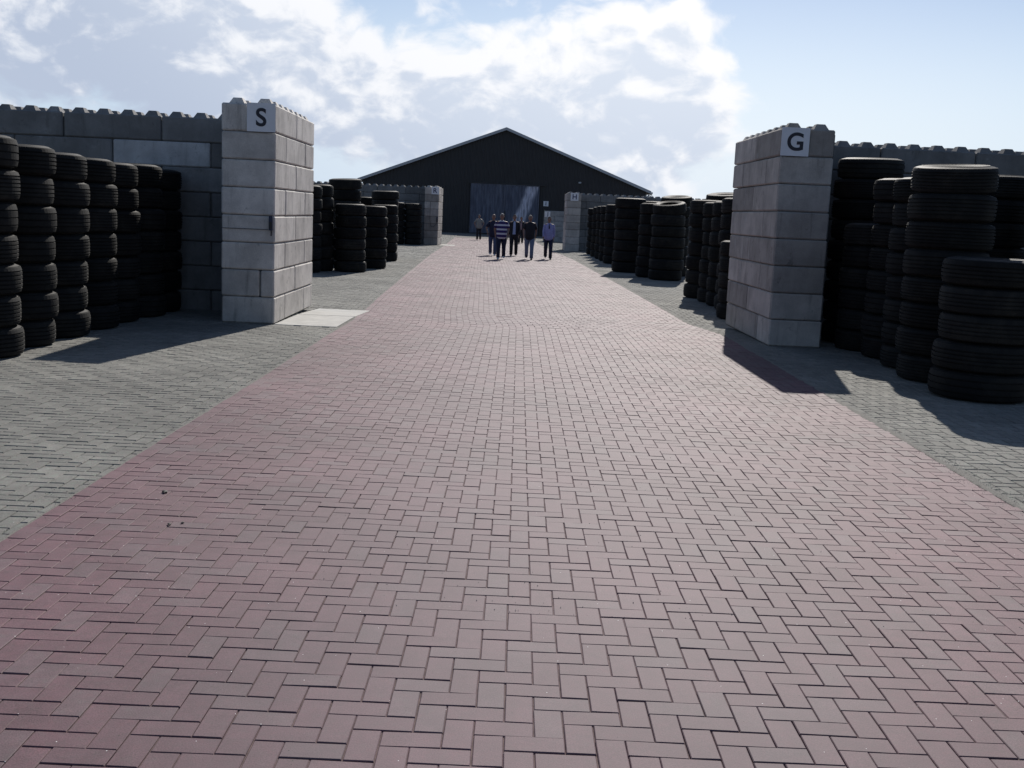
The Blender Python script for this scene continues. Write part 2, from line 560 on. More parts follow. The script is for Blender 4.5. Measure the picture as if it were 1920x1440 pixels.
# ------------------------------------------------------------------ interlocking concrete blocks
def block_mesh(L, W, Hh, studs):
    bm = bmesh.new()
    bbox(bm, 0, L, 0, W, .0, Hh, .019)
    if studs:
        for i in range(max(1, round(L / .4))):
            for j in range(max(1, round(W / .4))):
                cx, cy = (i + .5) * .4, (j + .5) * .4
                lo = [bm.verts.new((cx + sx_ * .115, cy + sy_ * .115, Hh - .001)) for sx_, sy_ in ((-1, -1), (1, -1), (1, 1), (-1, 1))]
                hi = [bm.verts.new((cx + sx_ * .062, cy + sy_ * .062, Hh + .088)) for sx_, sy_ in ((-1, -1), (1, -1), (1, 1), (-1, 1))]
                for k in range(4): bm.faces.new((lo[k], lo[(k + 1) % 4], hi[(k + 1) % 4], hi[k]))
                bm.faces.new(hi)
    return bm_mesh('block', bm)


BM = {}


def block(parent, x, y, z, L, W, Hh=.4, studs=False, m=None, name='block', gap=.0085):
    key = (round(L, 3), round(W, 3), round(Hh, 3), studs, m.name)
    if key not in BM:
        me = block_mesh(L - 2 * gap, W - 2 * gap, Hh - .010, studs); me.materials.append(m); BM[key] = me
    o = link(name, BM[key], None, parent, (x + gap + random.uniform(-.004, .004), y + gap + random.uniform(-.004, .004), z))
    o.rotation_euler = (0, 0, random.uniform(-.003, .003))
    return o


def pillar(loc, rz, side, label, lean=(0, 0), split=None, mc=None):
    mc = mc or m_conc
    """end pillar 0.8 wide, 3.2 deep, eight courses; local x 0..0.8, y 0..3.2"""
    t = empty('block_pillar', loc, rz)
    setp(t, label, 'block pillar')
    bm = bmesh.new(); bbox(bm, .05, .75, .05, 3.15, -.02, 3.12)
    link('light_stop_core', bm_mesh('light_stop_core', bm), m_joint_dark, t)  # hidden core, added to keep sunlight from leaking through the joints
    for c in range(8):
        z = c * .4
        dx, dy = lean[0] * c / 7, lean[1] * c / 7
        ys_ = [(0, .8), (.8, 2.4), (2.4, 3.2)] if c % 2 == 0 else [(0, 1.6), (1.6, 3.2)]
        for (a, b) in ys_:
            if split and c == split[0] and a == 0:
                block(t, dx, dy, z, split[1], b - a, m=mc); block(t, dx + split[1], dy, z, .8 - split[1], b - a, m=mc)
            elif split and c == split[2] and a == 0:
                block(t, dx, dy, z, .8, b - a, .2, m=mc); block(t, dx, dy, z + .2, .8, b - a, .2, m=mc)
            else:
                mm = mc
                block(t, dx, a + dy, z, .8, b - a, studs=(c == 7), m=mm)
    return t


def wall(loc, rz, length, direction, label, pale=(), drop=0, off=.4, hdrop=0):
    """block wall 0.8 thick along local x; direction -1 runs to the left"""
    t = empty('block_wall', loc, rz)
    setp(t, label, 'block wall')
    bm = bmesh.new(); bbox(bm, *((.03, length - .03) if direction > 0 else (-length + .03, -.03)), .05, .75, -.02, 3.12 - drop)
    link('light_stop_core', bm_mesh('light_stop_core', bm), m_joint_dark, t)  # added inside the courses to block light through the gaps
    for c in range(8):
        z = c * .4 - drop
        x = -(off if c % 2 else off + .8) + .8 * 0
        first = True
        pos = 0.0
        cuts = [0.0]
        q = (off if c % 2 == 0 else off + .8)
        while q < length:
            cuts.append(q); q += 1.6
        cuts.append(length)
        for k, (a, b) in enumerate(zip(cuts, cuts[1:])):
            if b - a < .05: continue
            xa = a if direction > 0 else -b
            mm = m_concpale if (c, k) in pale else m_concdark
            o = block(t, xa, 0, z, round(b - a, 3), .8, studs=(c == 7), m=mm)
            if (c, k) in pale: o['label'] = 'pale whitish block'
    return t


pil_s = pillar((-4.385, 15.78, 0), .015, -1, 'grey concrete block pillar with the S sign, left of the red road', split=(1, .58, 99))
bm = bmesh.new(); bbox(bm, .02, .70, -.004, .002, 1.390, 1.399)
link('joint_strip', bm_mesh('joint_strip', bm), m_joint_dark, pil_s)
pil_g = pillar((3.80, 15.86, 0), .011, 1, 'grey concrete block pillar with the G sign, right of the red road', lean=(-.05, .03), mc=m_concg)
pil_r = pillar((-5.31, 59.95, -.14), .0, -1, 'distant concrete block pillar with the R sign, left of the road end', mc=m_concg)
pil_h = pillar((2.58, 59.7, -.14), .0, 1, 'distant concrete block pillar with the H sign, right of the road end', mc=m_concg)
wall((-4.44, 17.68, -.03), -.0, 9.4, -1, 'long dark concrete block wall behind the left front tyre row', pale=((6, 1),), drop=.06, off=.64)
wall((4.66, 17.72, -.03), .06, 11, 1, 'long dark concrete block wall behind the right front tyre stacks', drop=.045)
wall((-5.36, 61.6, -.14), 0, 9.8, -1, 'far concrete block wall joining the R pillar on its left', drop=.0)
wall((3.42, 61.9, -.14), .10, 13.8, 1, 'far concrete block wall joining the H pillar on its right', drop=.0)


# ------------------------------------------------------------------ tyres
def tyre_profile(Rr, w, part):
    """half-open profile (radius, z): tread with grooves; or shoulder+sidewalls+bead"""
    h = w / 2
    if part == 'tread':
        tw = h * .80
        pts = [(Rr - .020, -tw - .012), (Rr - .006, -tw)]
        gs = random.choice(([-.58, -.30, 0, .30, .58], [-.46, -.16, .16, .46], [-.62, -.40, -.13, .13, .40, .62], [-.5, 0, .5]))
        gw = .008
        for g in gs:
            z = g * tw * 1.15
            pts += [(Rr - .0005, z - gw), (Rr - .016, z - gw * .7), (Rr - .016, z + gw * .7), (Rr - .0005, z + gw)]
        pts += [(Rr - .006, tw), (Rr - .020, tw + .012)]
        return pts
    rb = Rr * .56
    up_ = [(Rr - .020, h * .80 + .012), (Rr - .040, h * .93), (Rr - .072, h * .99), (Rr * .80, h), (Rr * .70, h * .93), (Rr * .63, h * .82), (rb + .012, h * .80), (rb, h * .76), (rb, h * .66), (rb + .03, h * .62), (Rr * .75, h * .80), (Rr - .05, h * .70), (Rr - .035, 0)]
    lo = [(r, -z) for r, z in up_[:-1]][::-1]
    return up_ + lo


def revolve(bm, prof, seg, closed=False, lug=0.):
    rings = []
    for k in range(seg):
        a = 2 * math.pi * k / seg
        rings.append([bm.verts.new((r * math.cos(a), r * math.sin(a), z)) for r, z in prof])
    n = len(prof)
    for k in range(seg):
        A, B = rings[k], rings[(k + 1) % seg]
        for i in range(n - 1):
            bm.faces.new((A[i], B[i], B[i + 1], A[i + 1]))


def crown(prof, Rr, w):
    return [(r - .008 * (abs(z) / (w / 2)) ** 2 - (.026 * (abs(z) / (w / 2)) ** 7 if r > Rr * .85 else 0), z) for r, z in prof]


def tyre_meshes(Rr, w, seg):
    b1 = bmesh.new(); revolve(b1, crown(tyre_profile(Rr, w, 'tread'), Rr, w), seg)
    # cross sipes on the shoulder ribs: thin raised lugs, proud of the tread
    nl = seg * 2
    for k in range(nl):
        a = 2 * math.pi * k / nl
        for sgn in (-1, 1):
            z0, z1 = sgn * w * .365, sgn * w * .425
            r0_, r1_ = Rr - .018, Rr - .010
            da = 2 * math.pi / nl * .32
            vs = []
            for (aa, zz, rr) in ((a - da, z0, r1_ - .004), (a + da, z0, r1_ - .004), (a + da, z1, r1_ - .012), (a - da, z1, r1_ - .012), (a - da, z0, r0_ - .01), (a + da, z0, r0_ - .01), (a + da, z1, r0_ - .02), (a - da, z1, r0_ - .02)):
                vs.append(b1.verts.new((rr * math.cos(aa), rr * math.sin(aa), zz)))
            for q in ((0, 1, 2, 3), (0, 3, 7, 4), (1, 5, 6, 2), (0, 4, 5, 1), (3, 2, 6, 7)):
                b1.faces.new([vs[i] for i in q])
    bmesh.ops.recalc_face_normals(b1, faces=b1.faces)
    t = bm_mesh('tread', b1); t.materials.append(m_tyre)
    b2 = bmesh.new(); revolve(b2, crown(tyre_profile(Rr, w, 'side'), Rr, w), seg)
    # moulded ring on the sidewall
    for sgn in (-1, 1):
        pr = [(Rr * .775 - .006, sgn * w * .497), (Rr * .775, sgn * (w * .5 + .004)), (Rr * .775 + .006, sgn * w * .497)]
        revolve(b2, pr, seg)
    bmesh.ops.recalc_face_normals(b2, faces=b2.faces)
    s = bm_mesh('sidewall', b2, True); s.materials.append(m_side)
    return t, s


TM = {}
ORD = ['', 'lowest', 'second', 'third', 'fourth', 'fifth', 'sixth', 'seventh', 'eighth', 'ninth', 'tenth', 'eleventh']


def tyre_stack(cx, cy, Rr, n, w, where, group, near=True, tilt_top=0., lean=(0, 0), jig=.02, side_dark=True, sizes=None):
    z = gz(cy)
    for k in range(n):
        ww = w * random.choice((.97, 1.0, 1.03))
        rr = Rr * random.choice((.965, .985, 1.0, 1.0, 1.02))
        if sizes and k in sizes: rr = sizes[k]
        key = (round(rr, 3), round(ww, 3), near)
        if key not in TM: TM[key] = [tyre_meshes(rr, ww, 56 if near else 32) for _v in range(2)]
        tr, sw = random.choice(TM[key])
        lx = lean[0] * k + random.uniform(-jig, jig); ly = lean[1] * k + random.uniform(-jig, jig)
        loc = (cx + lx, cy + ly, z + ww / 2 + (Rr * abs(tilt_top) * .45 if k == n - 1 else 0))
        t = empty('tyre', loc)
        ti = tilt_top if k == n - 1 else 0
        t.rotation_mode = 'ZYX'
        t.rotation_euler = (random.uniform(-.008, .008) + ti, random.uniform(-.008, .008) - ti * .7, random.uniform(0, 6.28))
        nm = 'topmost' if k == n - 1 else ORD[k + 1]
        lab = f'black tyre, {nm} of {where}'
        setp(t, lab, 'tyre', group)
        link('tread', tr, None, t); link('sidewall', sw, None, t)
        z += ww * (1.0 if not ti else 1.02)


GL = 'tyres stacked in the left front bay'
LN = [(-5.86, 11.50, .333, 'the nearest left stack, cut by photo edge'),
      (-5.90, 12.50, .329, 'second stack from the left in front row'),
      (-5.90, 13.46, .325, 'third stack from the left in front row'),
      (-5.90, 14.42, .324, 'fourth stack from the left in front row'),
      (-5.92, 15.36, .323, 'fifth stack from the left in front row'),
      (-5.86, 16.28, .324, 'sixth stack from the left in front row'),
      (-5.89, 17.18, .323, 'last stack of left row, against dark wall')]
for i, (x, y, w_, s) in enumerate(LN):
    tyre_stack(x, y, .470, 7, w_, s, GL, jig=.018)

GR = 'tyres stacked in the right front bay'
tyre_stack(5.21, 11.72, .53, 5, .308, 'the nearest, low stack at right edge', GR)
tyre_stack(5.22, 12.95, .505, 8, .318, 'the tall stack behind the low one at right', GR, tilt_top=.08, lean=(-.010, 0))
tyre_stack(5.36, 14.02, .50, 8, .313, 'third stack back in the right bay', GR)
tyre_stack(5.42, 15.02, .49, 8, .311, 'fourth stack back in the right bay', GR)
tyre_stack(5.29, 15.98, .46, 6, .315, 'lower stack beside the G pillar', GR)
tyre_stack(5.45, 17.02, .52, 9, .322, 'tallest stack tucked beside the G pillar', GR, tilt_top=.03)
tyre_stack(6.85, 15.6, .50, 8, .33, 'rear stack seen right of the tilted tyre', GR)
tyre_stack(7.30, 14.4, .50, 8, .335, 'rear stack at the right photo edge', GR)

GLF = 'tyres stacked in the bay between the S and R pillars'
tyre_stack(-5.83, 29.3, .45, 7, .335, 'narrow stack just right of S pillar', GLF, False)
tyre_stack(-5.66, 30.25, .44, 7, .34, 'second narrow stack right of S pillar', GLF, False)
tyre_stack(-4.77, 30.4, .46, 6, .315, 'wide flat-topped stack beyond S pillar', GLF, False)
tyre_stack(-4.45, 32.6, .46, 6, .312, 'stack at the left bay front beyond S pillar', GLF, False)
tyre_stack(-4.66, 37.4, .45, 6, .32, 'slim stack furthest right in left bay', GLF, False)
tyre_stack(-5.50, 33.9, .52, 8, .335, 'tall stack with hanging top in left bay', GLF, False, tilt_top=.05)
tyre_stack(-4.84, 38.6, .50, 8, .303, 'tall stack behind the slim one in left bay', GLF, False, tilt_top=.03)
tyre_stack(-5.77, 40, .45, 7, .315, 'rear stack in gap before R wall', GLF, False)
tyre_stack(-5.80, 58.9, .48, 7, .322, 'stack against the R pillar, right one', GLF, False)
tyre_stack(-6.72, 58.7, .48, 7, .32, 'stack near the R pillar, middle one', GLF, False)
tyre_stack(-7.62, 58.6, .48, 7, .32, 'stack near the R pillar, left one', GLF, False)

GRF = 'tyres stacked in the bay between the G and H pillars'
tyre_stack(4.43, 21.1, .45, 5, .305, 'low stack just left of G pillar', GRF, False)
tyre_stack(4.72, 22.9, .45, 7, .338, 'tall stack nearest G pillar, behind low one', GRF, False)
tyre_stack(4.70, 23.95, .44, 7, .335, 'second tall stack left of G pillar', GRF, False)
tyre_stack(4.68, 24.95, .44, 7, .33, 'third tall stack left of G pillar', GRF, False)
tyre_stack(4.56, 26.2, .45, 7, .338, 'fourth tall stack left of G pillar', GRF, False)
tyre_stack(5.35, 28.2, .52, 8, .32, 'rear stack showing ring left of G pillar', GRF, False, tilt_top=.10)
tyre_stack(4.60, 33.2, .53, 7, .335, 'wide stack with bright ring in right bay', GRF, False, tilt_top=.15)
tyre_stack(4.30, 34.4, .48, 7, .333, 'stack left of bright ring stack', GRF, False)
tyre_stack(5.20, 36.0, .52, 8, .327, 'rear ring stack behind the bright ring stack', GRF, False, tilt_top=.10)
tyre_stack(3.80, 37.0, .53, 7, .355, 'wide stack standing forward in right bay', GRF, False)
tyre_stack(4.78, 39.4, .45, 8, .31, 'rear stack behind the forward wide stack', GRF, False)
for x, y, s in [(3.90, 43.2, 'first'), (3.88, 45.6, 'second'), (3.90, 48.2, 'third'), (3.93, 51.4, 'fourth'), (3.96, 55.2, 'fifth')]:
    tyre_stack(x, y, .47, 7, .333, f'{s} stack in slim row toward H pillar', GRF, False)


# ------------------------------------------------------------------ letter signs
m_sign = simple('sign_white', (.78, .79, .81), .45, .03, 6)
m_letter = simple('sign_black', (.018, .018, .03), .5, .02)
m_letterb = simple('sign_dark_blue', (.03, .04, .11), .5, .02)
m_post = simple('sign_post_metal', (.12, .12, .13), .5, .1)


def sign(ch, loc, size, rz, label, m_l, parent_mat=m_sign):
    t = empty('letter_sign', loc, rz)
    setp(t, label, 'sign')
    bm = bmesh.new(); bbox(bm, 0, size, -.004, 0, 0, size * .985, .001)
    link('board', bm_mesh('board', bm), parent_mat, t)
    cu = bpy.data.curves.new('letter', 'FONT'); cu.body = ch; cu.size = size * .86; cu.extrude = .0010
    cu.align_x = 'CENTER'; cu.align_y = 'CENTER'; cu.offset = size * .018
    tmp = bpy.data.objects.new('tmp', cu); C.objects.link(tmp)
    dg = bpy.context.evaluated_depsgraph_get()
    me = bpy.data.meshes.new_from_object(tmp.evaluated_get(dg))
    bpy.data.objects.remove(tmp)
    xs_ = [q.co.x for q in me.vertices]; ys_ = [q.co.y for q in me.vertices]
    cx, cy = (min(xs_) + max(xs_)) / 2, (min(ys_) + max(ys_)) / 2
    for q in me.vertices: q.co.x -= cx; q.co.y -= cy
    me.materials.clear(); me.name = 'letter'
    o = link('letter', me, m_l, t, (size * .5, -.0065, size * .5))
    o.rotation_euler = (R(90), 0, 0)
    return t


sign('S', (-3.585 - .415, 15.765, 2.795), .412, .015, 'white square sign with black letter S on left pillar top', m_letter)
sign('G', (3.757, 15.872, 2.795), .412, .011, 'white square sign with black letter G on right pillar top', m_letter)
sign('R', (-4.515 - .42, 59.93, 2.66), .42, 0, 'small white sign with letter R on far left pillar', m_letterb)
sign('H', (2.78, 59.68, 2.64), .44, 0, 'small white sign with letter H on far right pillar', m_letterb)


# junction boxes and their cables
m_box = simple('dark_blue_plastic', (.02, .03, .07), .4, .1)
m_cable = simple('black_cable', (.03, .03, .03), .6, .1)


def jbox(loc, pts, label, w=.055, h=.21):
    t = empty('junction_box', loc)
    setp(t, label, 'junction box')
    bm = bmesh.new(); bbox(bm, 0, w, -.05, 0, 0, h, .006)
    link('case', bm_mesh('case', bm), m_box, t)
    bm = bmesh.new(); bbox(bm, w * .15, w * .85, -.056, -.05, h * .1, h * .6, .001)
    link('cover', bm_mesh('cover', bm), m_cable, t)
    bm = bmesh.new(); tube(bm, pts, [.009] * len(pts), 8)
    link('cable', bm_mesh('cable', bm, True), m_cable, t)
    return t


jbox((-3.665, 15.775, 1.385), [(.03, -.010, .02), (.03, -.012, -.03), (.028, -.008, -.08)], 'small dark blue box at the edge of the S pillar')
jbox((-4.62, 59.94, 1.15), [(.02, -.02, .02), (.0, -.02, -.12), (-.16, -.02, -.28), (-.30, -.02, -.24), (-.36, -.02, .1), (-.36, -.02, 1.1)], 'small dark box with looping cable on the far R pillar', .09, .28)


# ------------------------------------------------------------------ the hall
m_clad = simple('dark_cladding', (.030, .029, .031), .55, .1, 1.5)
m_roof = simple('grey_roof_sheet', (.10, .10, .11), .6, .1, 2)
m_trim = simple('pale_metal_trim', (.45, .47, .50), .45, .05, 2)


def door_material():
    m, t, b = mat('blue_door_sheet')
    tco = t.n('ShaderNodeTexCoord')
    p = t.vmath('MULTIPLY', tco.outputs['Object'], (3.2, 1, .35))
    c = t.mix(t.mrange(t.noise(p, 1.6, 6, .65), .35, .7), (.060, .070, .108), (.155, .172, .232))
    t.l(c, b.inputs['Base Color']); b.inputs['Roughness'].default_value = .45
    return m


def sheen_material():
    m, t, b = mat('blue_sheet_painted_sheen')
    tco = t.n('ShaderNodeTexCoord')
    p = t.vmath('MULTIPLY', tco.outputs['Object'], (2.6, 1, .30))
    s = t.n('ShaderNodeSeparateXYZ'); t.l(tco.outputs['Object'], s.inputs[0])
    # pale sheen painted into the sheet's colour, slanting from low left to high right
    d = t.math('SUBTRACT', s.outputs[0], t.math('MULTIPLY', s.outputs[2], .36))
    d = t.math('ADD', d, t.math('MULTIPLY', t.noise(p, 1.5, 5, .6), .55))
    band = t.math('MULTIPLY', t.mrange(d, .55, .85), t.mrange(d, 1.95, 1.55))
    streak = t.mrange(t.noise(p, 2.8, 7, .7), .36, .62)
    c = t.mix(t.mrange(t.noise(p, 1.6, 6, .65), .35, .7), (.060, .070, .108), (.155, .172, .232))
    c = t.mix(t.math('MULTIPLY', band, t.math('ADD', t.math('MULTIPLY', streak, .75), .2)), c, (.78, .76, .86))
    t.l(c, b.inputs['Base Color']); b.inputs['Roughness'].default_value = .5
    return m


m_door = door_material(); m_sheen = sheen_material()
HX0, HX1, HY, HRX, HE, HRZ = -14.78, 11.70, 101.0, -1.546, 4.45, 9.50
hall = empty('hall', (HRX, HY, gz(101)))
setp(hall, 'large dark gabled hall with blue sliding doors closing the road', 'hall')
gb0 = gz(101)


def roofz(x):
    return HRZ - gb0 + .0 - (HRZ - HE) * (abs(x - HRX) / ((HRX - HX0) if x < HRX else (HX1 - HRX)))


DX0, DX1, DZ = -4.65, 1.75, 4.55
bm = bmesh.new()
pit = .25
x = HX0
cols = []
while x < HX1 - .01:
    for dx, dy in ((0, 0), (.10, 0), (.135, -.035), (.215, -.035)):
        if x + dx <= HX1: cols.append((x + dx, dy))
    x += pit
cols.append((HX1, 0))
for (xa, ya), (xb, yb) in zip(cols, cols[1:]):
    zlo = DZ if (xa >= DX0 - .05 and xb <= DX1 + .05) else 0
    q = [bm.verts.new((xa - HRX, ya, zlo)), bm.verts.new((xb - HRX, yb, zlo)), bm.verts.new((xb - HRX, yb, roofz(xb))), bm.verts.new((xa - HRX, ya, roofz(xa)))]
    bm.faces.new(q)
link('gable_cladding', bm_mesh('gable_cladding', bm), m_clad, hall)
bm = bmesh.new()
bbox(bm, HX0 - HRX, HX0 - HRX + .1, .05, 45, 0, roofz(HX0) - .05)
link('side_wall', bm_mesh('side_wall', bm), m_clad, hall)
bm = bmesh.new()
bbox(bm, HX1 - HRX - .1, HX1 - HRX, .05, 45, 0, roofz(HX1) - .05)
link('side_wall', bm_mesh('side_wall', bm), m_clad, hall)
bm = bmesh.new()
for yy, order in ((44.9, 1), (45.0, -1)):
    q = [bm.verts.new(p) for p in ((HX0 - HRX + .1, yy, 0), (HX1 - HRX - .1, yy, 0), (HX1 - HRX - .1, yy, roofz(HX1) - .06), (0, yy, roofz(HRX) - .06), (HX0 - HRX + .1, yy, roofz(HX0) - .06))]
    bm.faces.new(q[::order])
link('rear_wall', bm_mesh('rear_wall', bm), m_clad, hall)
for sgn, xe in ((-1, HX0 - .45), (1, HX1 + .45)):
    bm = bmesh.new()
    zr, ze = HRZ - gb0 + .12, roofz(xe) + .12
    th = .14
    P = [(0, -.35, zr), (xe - HRX, -.35, ze), (xe - HRX, 45.2, ze), (0, 45.2, zr)]
    top = [bm.verts.new((a, b_, c)) for a, b_, c in P]
    bot = [bm.verts.new((a, b_, c - th)) for a, b_, c in P]
    bm.faces.new(top); bm.faces.new(bot[::-1])
    for k in range(4): bm.faces.new((top[k], bot[k], bot[(k + 1) % 4], top[(k + 1) % 4]))
    bmesh.ops.recalc_face_normals(bm, faces=bm.faces)
    rf = link('roof', bm_mesh('roof', bm), m_roof, hall)
    bm = bmesh.new()
    P = [(0, zr + .03), (xe - HRX, ze + .03), (xe - HRX, ze - .23), (0, zr - .23)]
    A = [bm.verts.new((a, -.352, c)) for a, c in P]; B = [bm.verts.new((a, -.40, c)) for a, c in P]
    bm.faces.new(A); bm.faces.new(B[::-1])
    for k in range(4): bm.faces.new((A[k], B[k], B[(k + 1) % 4], A[(k + 1) % 4]))
    bmesh.ops.recalc_face_normals(bm, faces=bm.faces)
    link('bargeboard', bm_mesh('bargeboard', bm), m_trim, rf)
    bm = bmesh.new()
    xg = xe - HRX + sgn * .02
    bbox(bm, min(xg, xg + sgn * .14), max(xg, xg + sgn * .14), -.3, 45, ze - .22, ze - .06, .01)
    link('gutter', bm_mesh('gutter', bm), m_trim, rf)
for xs_, mm in (((DX0, (DX0 + DX1) / 2 - .01), m_door), (((DX0 + DX1) / 2 + .01, DX1), m_sheen)):
    d_ = link('sliding_door', None, None, hall)
    bm = bmesh.new()
    x = 0; wd = xs_[1] - xs_[0]
    cols = []
    while x < wd - .01:
        for dx, dy in ((0, 0), (.09, 0), (.12, -.03), (.19, -.03)):
            if x + dx <= wd: cols.append((x + dx, dy))
        x += .22
    cols.append((wd, 0))
    for (xa, ya), (xb, yb) in zip(cols, cols[1:]):
        bm.faces.new([bm.verts.new((xa, ya, .05)), bm.verts.new((xb, yb, .05)), bm.verts.new((xb, yb, DZ + .05)), bm.verts.new((xa, ya, DZ + .05))])
    d_.data = None if d_.data is None else d_.data
    bpy.data.objects.remove(d_)
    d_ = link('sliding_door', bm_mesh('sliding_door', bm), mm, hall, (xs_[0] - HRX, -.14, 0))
    bm = bmesh.new()
    for a, b_, c, e in ((-.0, .07, .05, DZ + .05), (wd - .07, wd, .05, DZ + .05), (.07, wd - .07, DZ - .02, DZ + .05), (.07, wd - .07, .05, .14)):
        bbox(bm, a, b_, -.055, -.035, c, e)
    link('door_frame', bm_mesh('door_frame', bm), m_door, d_)
bm = bmesh.new(); bbox(bm, DX0 - HRX - .3, DX1 - HRX + .6, -.24, -.04, DZ + .06, DZ + .20, .01)
link('door_rail', bm_mesh('door_rail', bm), m_clad, hall)
bm = bmesh.new(); bbox(bm, -.03 + .0, .05, -.22, -.18, 1.0, 2.2, .01)
link('door_handle', bm_mesh('door_handle', bm), m_clad, hall, (0.15, 0, 0))
for xd in (HX0 - HRX - .06, HX1 - HRX + .06):
    bm = bmesh.new(); tube(bm, [(xd, -.12, 0), (xd, -.12, 3.9), (xd * 1.015, -.2, 4.2)], [.06, .06, .06], 8)
    link('downpipe', bm_mesh('downpipe', bm, True), m_trim, hall)
# small wall lamp under the right verge
bm = bmesh.new(); bbox(bm, 6.9, 7.15, -.30, -.04, 5.0, 5.15, .02)
link('wall_lamp', bm_mesh('wall_lamp', bm), m_trim, hall)
sign('I', (2.18, 100.93, 2.62), .48, 0, 'small white sign with letter I on the dark hall wall', m_letterb)

# low block bay end with the J sign, before the hall
jw = empty('block_wall', (1.84, 80.6, -.16))
setp(jw, 'low pale concrete block wall with the J sign before the hall', 'block wall')
m_concj = concrete('light_grey_concrete_block', (.34, .35, .35), .08)
for c in range(6):
    cuts = [0, .8, 2.4, 4.0, 5.6] if c % 2 == 0 else [0, 1.6, 3.2, 4.8, 5.6]
    for a, b_ in zip(cuts, cuts[1:]):
        block(jw, a, 0, c * .3835, b_ - a, .8, .3835, studs=False, m=m_concj)
sign('J', (1.88, 80.585, 1.66), .42, 0, 'small white sign with letter J on low pale wall', m_letterb)

# dark barn roof beyond the left bay
m_barn = simple('dark_barn', (.03, .03, .035), .7, .1)
barn = empty('barn', (-27.3, 118, -.16), .26); setp(barn, 'low dark barn roof showing right behind the S pillar', 'barn')
bm = bmesh.new(); bbox(bm, -6, 6, 0, 20, 0, 3.7)
link('wall', bm_mesh('wall', bm), m_barn, barn)
bm = bmesh.new()
P = [(-6.4, 3.7), (0, 6.6), (6.4, 3.7)]
A = [bm.verts.new((a, -.3, c)) for a, c in P] + [bm.verts.new((a, -.3, c - .12)) for a, c in P[::-1]]
B = [bm.verts.new((v_.co.x, 20.3, v_.co.z)) for v_ in A]
bm.faces.new(A); bm.faces.new(B[::-1])
for k in range(6): bm.faces.new((A[k], B[k], B[(k + 1) % 6], A[(k + 1) % 6]))
bmesh.ops.recalc_face_normals(bm, faces=bm.faces)
link('roof', bm_mesh('roof', bm), m_barn, barn)
bm = bmesh.new()
q = [bm.verts.new((-6, -.02, 3.7)), bm.verts.new((6, -.02, 3.7)), bm.verts.new((0, -.02, 6.45))]
bm.faces.new(q); link('gable', bm_mesh('gable', bm), m_barn, barn)

# trees beyond the hall on the right
m_leaf = simple('dark_foliage', (.035, .055, .025), .7, .5, 3)
m_bark = simple('bark', (.07, .055, .04), .9, .2)


def tree(x, y, h, r, label):
    t = empty('tree', (x, y, -.16)); setp(t, label, 'tree', 'trees beyond the hall')
    bm = bmesh.new()
    tube(bm, [(0, 0, 0), (.1, 0, h * .35), (0, .1, h * .8)], [.22, .16, .06], 8)
    for k in range(6):
        a = k * 1.05
        tube(bm, [(0, 0, h * (.35 + .05 * k)), (math.cos(a) * r * .5, math.sin(a) * r * .5, h * (.55 + .05 * k))], [.08, .03], 6)
    link('trunk', bm_mesh('trunk', bm), m_bark, t)
    V, F = [], []
    blobs = [(random.uniform(-r, r) * .6, random.uniform(-r, r) * .6, h * random.uniform(.5, .88), r * random.uniform(.35, .55)) for _ in range(12)]
    for k in range(5200):
        bx_, by_, bz_, br_ = random.choice(blobs)
        dv = Vector((random.gauss(0, 1), random.gauss(0, 1), random.gauss(0, .8))).normalized() * br_ * random.uniform(.55, 1.1)
        p = Vector((bx_, by_, bz_)) + dv
        a = Vector((random.gauss(0, 1), random.gauss(0, 1), random.gauss(0, 1))).normalized()
        b_ = a.orthogonal().normalized()
        s = random.uniform(.07, .14)
        n = len(V)
        V += [p - a * s, p + b_ * s * .6, p + a * s, p - b_ * s * .6]; F.append((n, n + 1, n + 2, n + 3))
    link('crown', pydata('crown', V, F), m_leaf, t)


tree(14.9, 121, 4.6, 1.9, 'small dark round tree peeping past the hall right eave')
tree(24.5, 150, 4.6, 2.4, 'low dark tree over the far right wall')

# ------------------------------------------------------------------ people
m_skin = simple('skin', (.26, .145, .105), .55, .06, 12)
m_shoe = simple('dark_shoe', (.025, .022, .02), .45, .1)
m_shoew = simple('white_shoe', (.6, .6, .6), .5, .05)


def cloth(name, col, rough=.85): return simple(name, col, rough, .12, 14, bump=.002)


def stripes(name, ca, cb, period, z0, duty=.42):
    m, t, b = mat(name)
    tco = t.n('ShaderNodeTexCoord'); s = t.n('ShaderNodeSeparateXYZ'); t.l(tco.outputs['Object'], s.inputs[0])
    f = t.math('FRACT', t.math('DIVIDE', t.math('SUBTRACT', s.outputs[2], z0), period))
    k = t.math('LESS_THAN', f, duty)
    t.l(t.mix(k, ca, cb), b.inputs['Base Color']); b.inputs['Roughness'].default_value = .85
    return m


